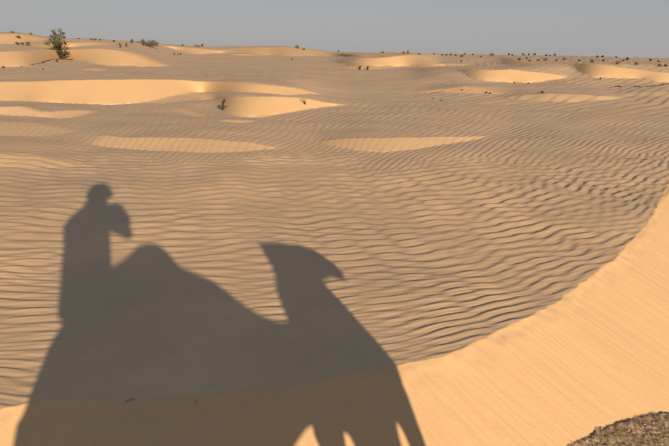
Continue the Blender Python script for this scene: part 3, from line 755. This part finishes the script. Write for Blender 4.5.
cleg([(-.36, .60, .13, .18), (-.33, .38, .15, .15), (-.28, .18, .15, .10), (-.36, -.08, .15, .055), (-.42, -.2, .15, .055), (-.37, -.5, .15, .038), (-.34, GZ + .10, .15, .045), (-.31, GZ + .03, .15, .075)])
cleg([(-.36, .60, -.13, .18), (-.28, .38, -.15, .15), (-.18, .18, -.15, .10), (-.22, -.08, -.15, .055), (-.27, -.2, -.15, .055), (-.19, -.5, -.15, .038), (-.15, GZ + .10, -.15, .045), (-.12, GZ + .03, -.15, .075)])
sweep(V_, F_, [(C_(-.54, .66), .04, .04), (C_(-.565, .5), .028, .028), (C_(-.55, .2), .025, .025), (C_(-.545, .1), .045, .045)], 8)
fused('body', V_, F_, M_HAIR, cam_l, .022)
for s_ in (-1, 1):
    V_, F_ = [], []; ball(V_, F_, C_(1.33, 1.15, .085 * s_), .018, .014, .016); inv = cam_l.matrix_basis.inverted()
    link('eye', mesh_of('eye', [inv @ v for v in V_], F_, M_BLACK, True), cam_l)
# padded saddle round the hump, with a cloth; pouch added to cast a strip of shadow
sad = root_at('saddle', W(.1, 1.0, NC_)); tag(sad, 'red woollen padded saddle and cloth around the hump of the camel', 'saddle')
V_, F_ = [], []
for s_ in (-1, 1): sweep(V_, F_, [(C_(-.42, .93, .20 * s_), .05, .06), (C_(-.2, .95, .27 * s_), .07, .07), (C_(.05, .98, .29 * s_), .07, .07), (C_(.3, .96, .27 * s_), .07, .07), (C_(.48, .96, .20 * s_), .05, .05)], 10)
sweep(V_, F_, [(C_(-.34, 1.0, -.2), .05, .06), (C_(-.34, 1.04, 0), .05, .06), (C_(-.34, 1.0, .2), .05, .06)], 10)
fused('pad', V_, F_, M_PAD, sad, .02)
pou = root_at('shadow_pouch', W(.86, .7, NC_)); tag(pou, 'unseen pouch added beside the chest of the camel to cast a strip of shadow', 'pouch')
V_, F_ = [], []; sweep(V_, F_, [(C_(.86, .66, .25), .012, .012), (C_(.86, .50, .26), .02, .02), (C_(.86, .46, .26), .05, .03), (C_(.862, .35, .26), .082, .04), (C_(.86, .18, .26), .05, .03)], 10)
fused('shadow_bag', V_, F_, M_PAD, pou, .012, 2)

# rider
per = root_at('person', W(-.28, 1.0, -.42)); tag(per, 'rider in pale shirt and blue headscarf holding up a phone with both hands', 'person')
RN = -.42
Rr = lambda u, zs, n=RN: W(u, zs, n)
V_, F_ = [], []
sweep(V_, F_, [(Rr(-.28, .98), .14, .12), (Rr(-.28, 1.1), .155, .12), (Rr(-.28, 1.25), .14, .10), (Rr(-.28, 1.45), .16, .11), (Rr(-.28, 1.58), .17, .10), (Rr(-.27, 1.66), .12, .08), (Rr(-.25, 1.70), .055, .055), (Rr(-.22, 1.78), .05, .052)], 14)
hc = Rr(-.185, 1.885, -.40)
ball(V_, F_, hc, .095, .10, .125, 14)
fw = (Vector((0, 1, 0)) * .93 + UX * .12).normalized(); sdv = fw.cross(Vector((0, 0, 1)))
sweep(V_, F_, [(hc + fw * .085 + Vector((0, 0, .01)), .010, .010), (hc + fw * .108 + Vector((0, 0, -.022)), .014, .014), (hc + fw * .09 + Vector((0, 0, -.034)), .014, .016)], 8)
ball(V_, F_, hc + fw * .082 + Vector((0, 0, -.062)), .022, .014, .008, 8)
for s_ in (-1, 1): ball(V_, F_, hc + sdv * s_ * .098, .012, .018, .03, 8)
def arm(pts): sweep(V_, F_, [(Rr(u, z_, n_), a_, a_) for u, z_, n_, a_ in pts], 10)
AL = [(-.41, 1.60, -.43, .06), (-.465, 1.52, -.32, .05), (-.465, 1.44, -.22, .045), (-.33, 1.56, -.15, .038), (-.16, 1.66, -.10, .028), (-.13, 1.69, -.085, .034)]
AR = [(-.14, 1.61, -.42, .06), (-.04, 1.50, -.32, .05), (.055, 1.435, -.22, .045), (.055, 1.53, -.15, .042), (.03, 1.64, -.10, .036), (.02, 1.69, -.085, .034)]
arm(AL); arm(AR)
vm = cam.rotation_euler.to_matrix(); CR, CU, CB = vm @ Vector((1, 0, 0)), vm @ Vector((0, 1, 0)), vm @ Vector((0, 0, 1)); CO = Vector((0, 0, EYE))
def fingers(s_, ex):                         # a hand gripping one end of the phone: four fingers behind its back edge, thumb on the screen
    e = CO + CR * ex
    for k, ln in enumerate((.070, .078, .074, .060)):
        b_ = e + CR * s_ * .026 + CU * (.024 - .017 * k) + CB * .045
        sweep(V_, F_, [(b_, .0085, .0085), (e + CR * s_ * .017 + CU * (.024 - .017 * k) + CB * .024, .008, .008), (e + CR * s_ * .010 + CU * (.023 - .017 * k) + CB * .0135, .0072, .0072)], 8)
    sweep(V_, F_, [(e + CR * s_ * .022 + CU * -.040 + CB * .055, .011, .011), (e - CR * s_ * .002 + CU * -.022 + CB * .040, .0095, .0095), (e - CR * s_ * .026 + CU * -.010 + CB * .031, .008, .008)], 8)
    sweep(V_, F_, [(e + CR * s_ * .030 + CU * -.045 + CB * .075, .026, .022), (e + CR * s_ * .030 + CU * -.01 + CB * .055, .036, .018), (e + CR * s_ * .028 + CU * .015 + CB * .048, .028, .013)], 10)
fingers(1, .030); fingers(-1, -.135)
for s_ in (-1, 1): sweep(V_, F_, [(Rr(-.24, 1.04, RN + .10 * s_), .085, .085), (Rr(-.02, 1.0, RN + .28 * s_), .075, .075), (Rr(.14, .93, RN + .36 * s_), .058, .058), (Rr(.12, .75, RN + .385 * s_), .055, .055), (Rr(.06, .55, RN + .385 * s_), .038, .038), (Rr(.05, .50, RN + .385 * s_), .042, .042), (Rr(.12, .47, RN + .385 * s_), .036, .045), (Rr(.20, .455, RN + .385 * s_), .022, .038)], 10)
fused('body', V_, F_, M_SKIN, per, .008, 2)
V_, F_ = [], []                              # shirt with sleeves
sweep(V_, F_, [(Rr(-.28, .98), .17, .16), (Rr(-.28, 1.08), .18, .155), (Rr(-.29, 1.25), .192, .14), (Rr(-.295, 1.42), .20, .14), (Rr(-.29, 1.56), .20, .125), (Rr(-.28, 1.66), .155, .10), (Rr(-.26, 1.705), .075, .075)], 16)
for A_ in (AL, AR): sweep(V_, F_, [(Rr(u, z_, n_), a_ + .018, a_ + .018) for u, z_, n_, a_ in A_[:5]] , 12)
sweep(V_, F_, [(Rr(.03, 1.45, -.24), .06, .06), (Rr(-.005, 1.56, -.17), .072, .05), (Rr(-.03, 1.66, -.12), .065, .045), (Rr(-.04, 1.75, -.10), .055, .03)], 12)  # bulk added beside the forearm to close a gap in the cast shadow
fused('shirt', V_, F_, M_SHIRT, per, .012)
V_, F_ = [], []
for s_ in (-1, 1): sweep(V_, F_, [(Rr(-.26, 1.04, RN + .08 * s_), .11, .11), (Rr(-.02, 1.0, RN + .28 * s_), .09, .09), (Rr(.14, .93, RN + .36 * s_), .075, .075), (Rr(.12, .75, RN + .385 * s_), .068, .068), (Rr(.07, .56, RN + .385 * s_), .055, .055)], 12)
fused('trousers', V_, F_, M_TROUSER, per, .014)
V_, F_ = [], []                              # headscarf wound round the head, loose end on the nape
for q in range(4):
    zz = 1.87 + .034 * q; rr_ = .165 - .014 * q
    sweep(V_, F_, [(W(-.187, zz, -.415, -.41) + (UX * cos(a_) * (rr_ - .03) + NX * sin(a_) * (rr_ - .025)), .028, .028) for a_ in [2 * pi * k / 16 for k in range(17)]], 8)
ball(V_, F_, W(-.187, 1.965, -.43, -.41), .12, .115, .085, 12)
sweep(V_, F_, [(W(-.20, 1.90, -.49, -.41), .11, .05), (W(-.22, 1.80, -.49, -.41), .12, .06), (W(-.24, 1.70, -.48, -.41), .15, .05)], 10)
fused('headscarf', V_, F_, M_SCARF, per, .010, 3)
for s_ in (-1, 1):
    V_, F_ = [], []; ball(V_, F_, hc + fw * .088 + sdv * s_ * .032 + Vector((0, 0, .012)), .012, .011, .009, 8); inv = per.matrix_basis.inverted()
    link('eye', mesh_of('eye', [inv @ v for v in V_], F_, M_BLACK, True), per)
# the phone that takes the picture, just behind the viewpoint
ph = bpy.data.objects.new('phone', None); COL.objects.link(ph); tag(ph, 'black phone held sideways in front of the face of the rider', 'phone')
ph.matrix_basis = Matrix.Translation(CO - CR * .05 + CB * .018) @ vm.to_4x4()
def slab(name, sx, sy, sz, mat, off, parent):
    import bmesh
    bm = bmesh.new(); bmesh.ops.create_cube(bm, size=1); bmesh.ops.scale(bm, vec=(sx, sy, sz), verts=bm.verts); bmesh.ops.translate(bm, vec=off, verts=bm.verts)
    bmesh.ops.bevel(bm, geom=bm.edges[:], offset=min(sx, sy, sz) * .3, segments=2, affect='EDGES'); me = bpy.data.meshes.new(name); bm.to_mesh(me); bm.free(); me.materials.append(mat); return link(name, me, parent)
slab('case', .150, .072, .008, M_BLACK, (0, 0, 0), ph); slab('screen', .140, .064, .001, M_SCARF, (0, 0, .0047), ph); slab('camera_bump', .030, .030, .0016, M_BLACK, (.052, .0, -.0049), ph)
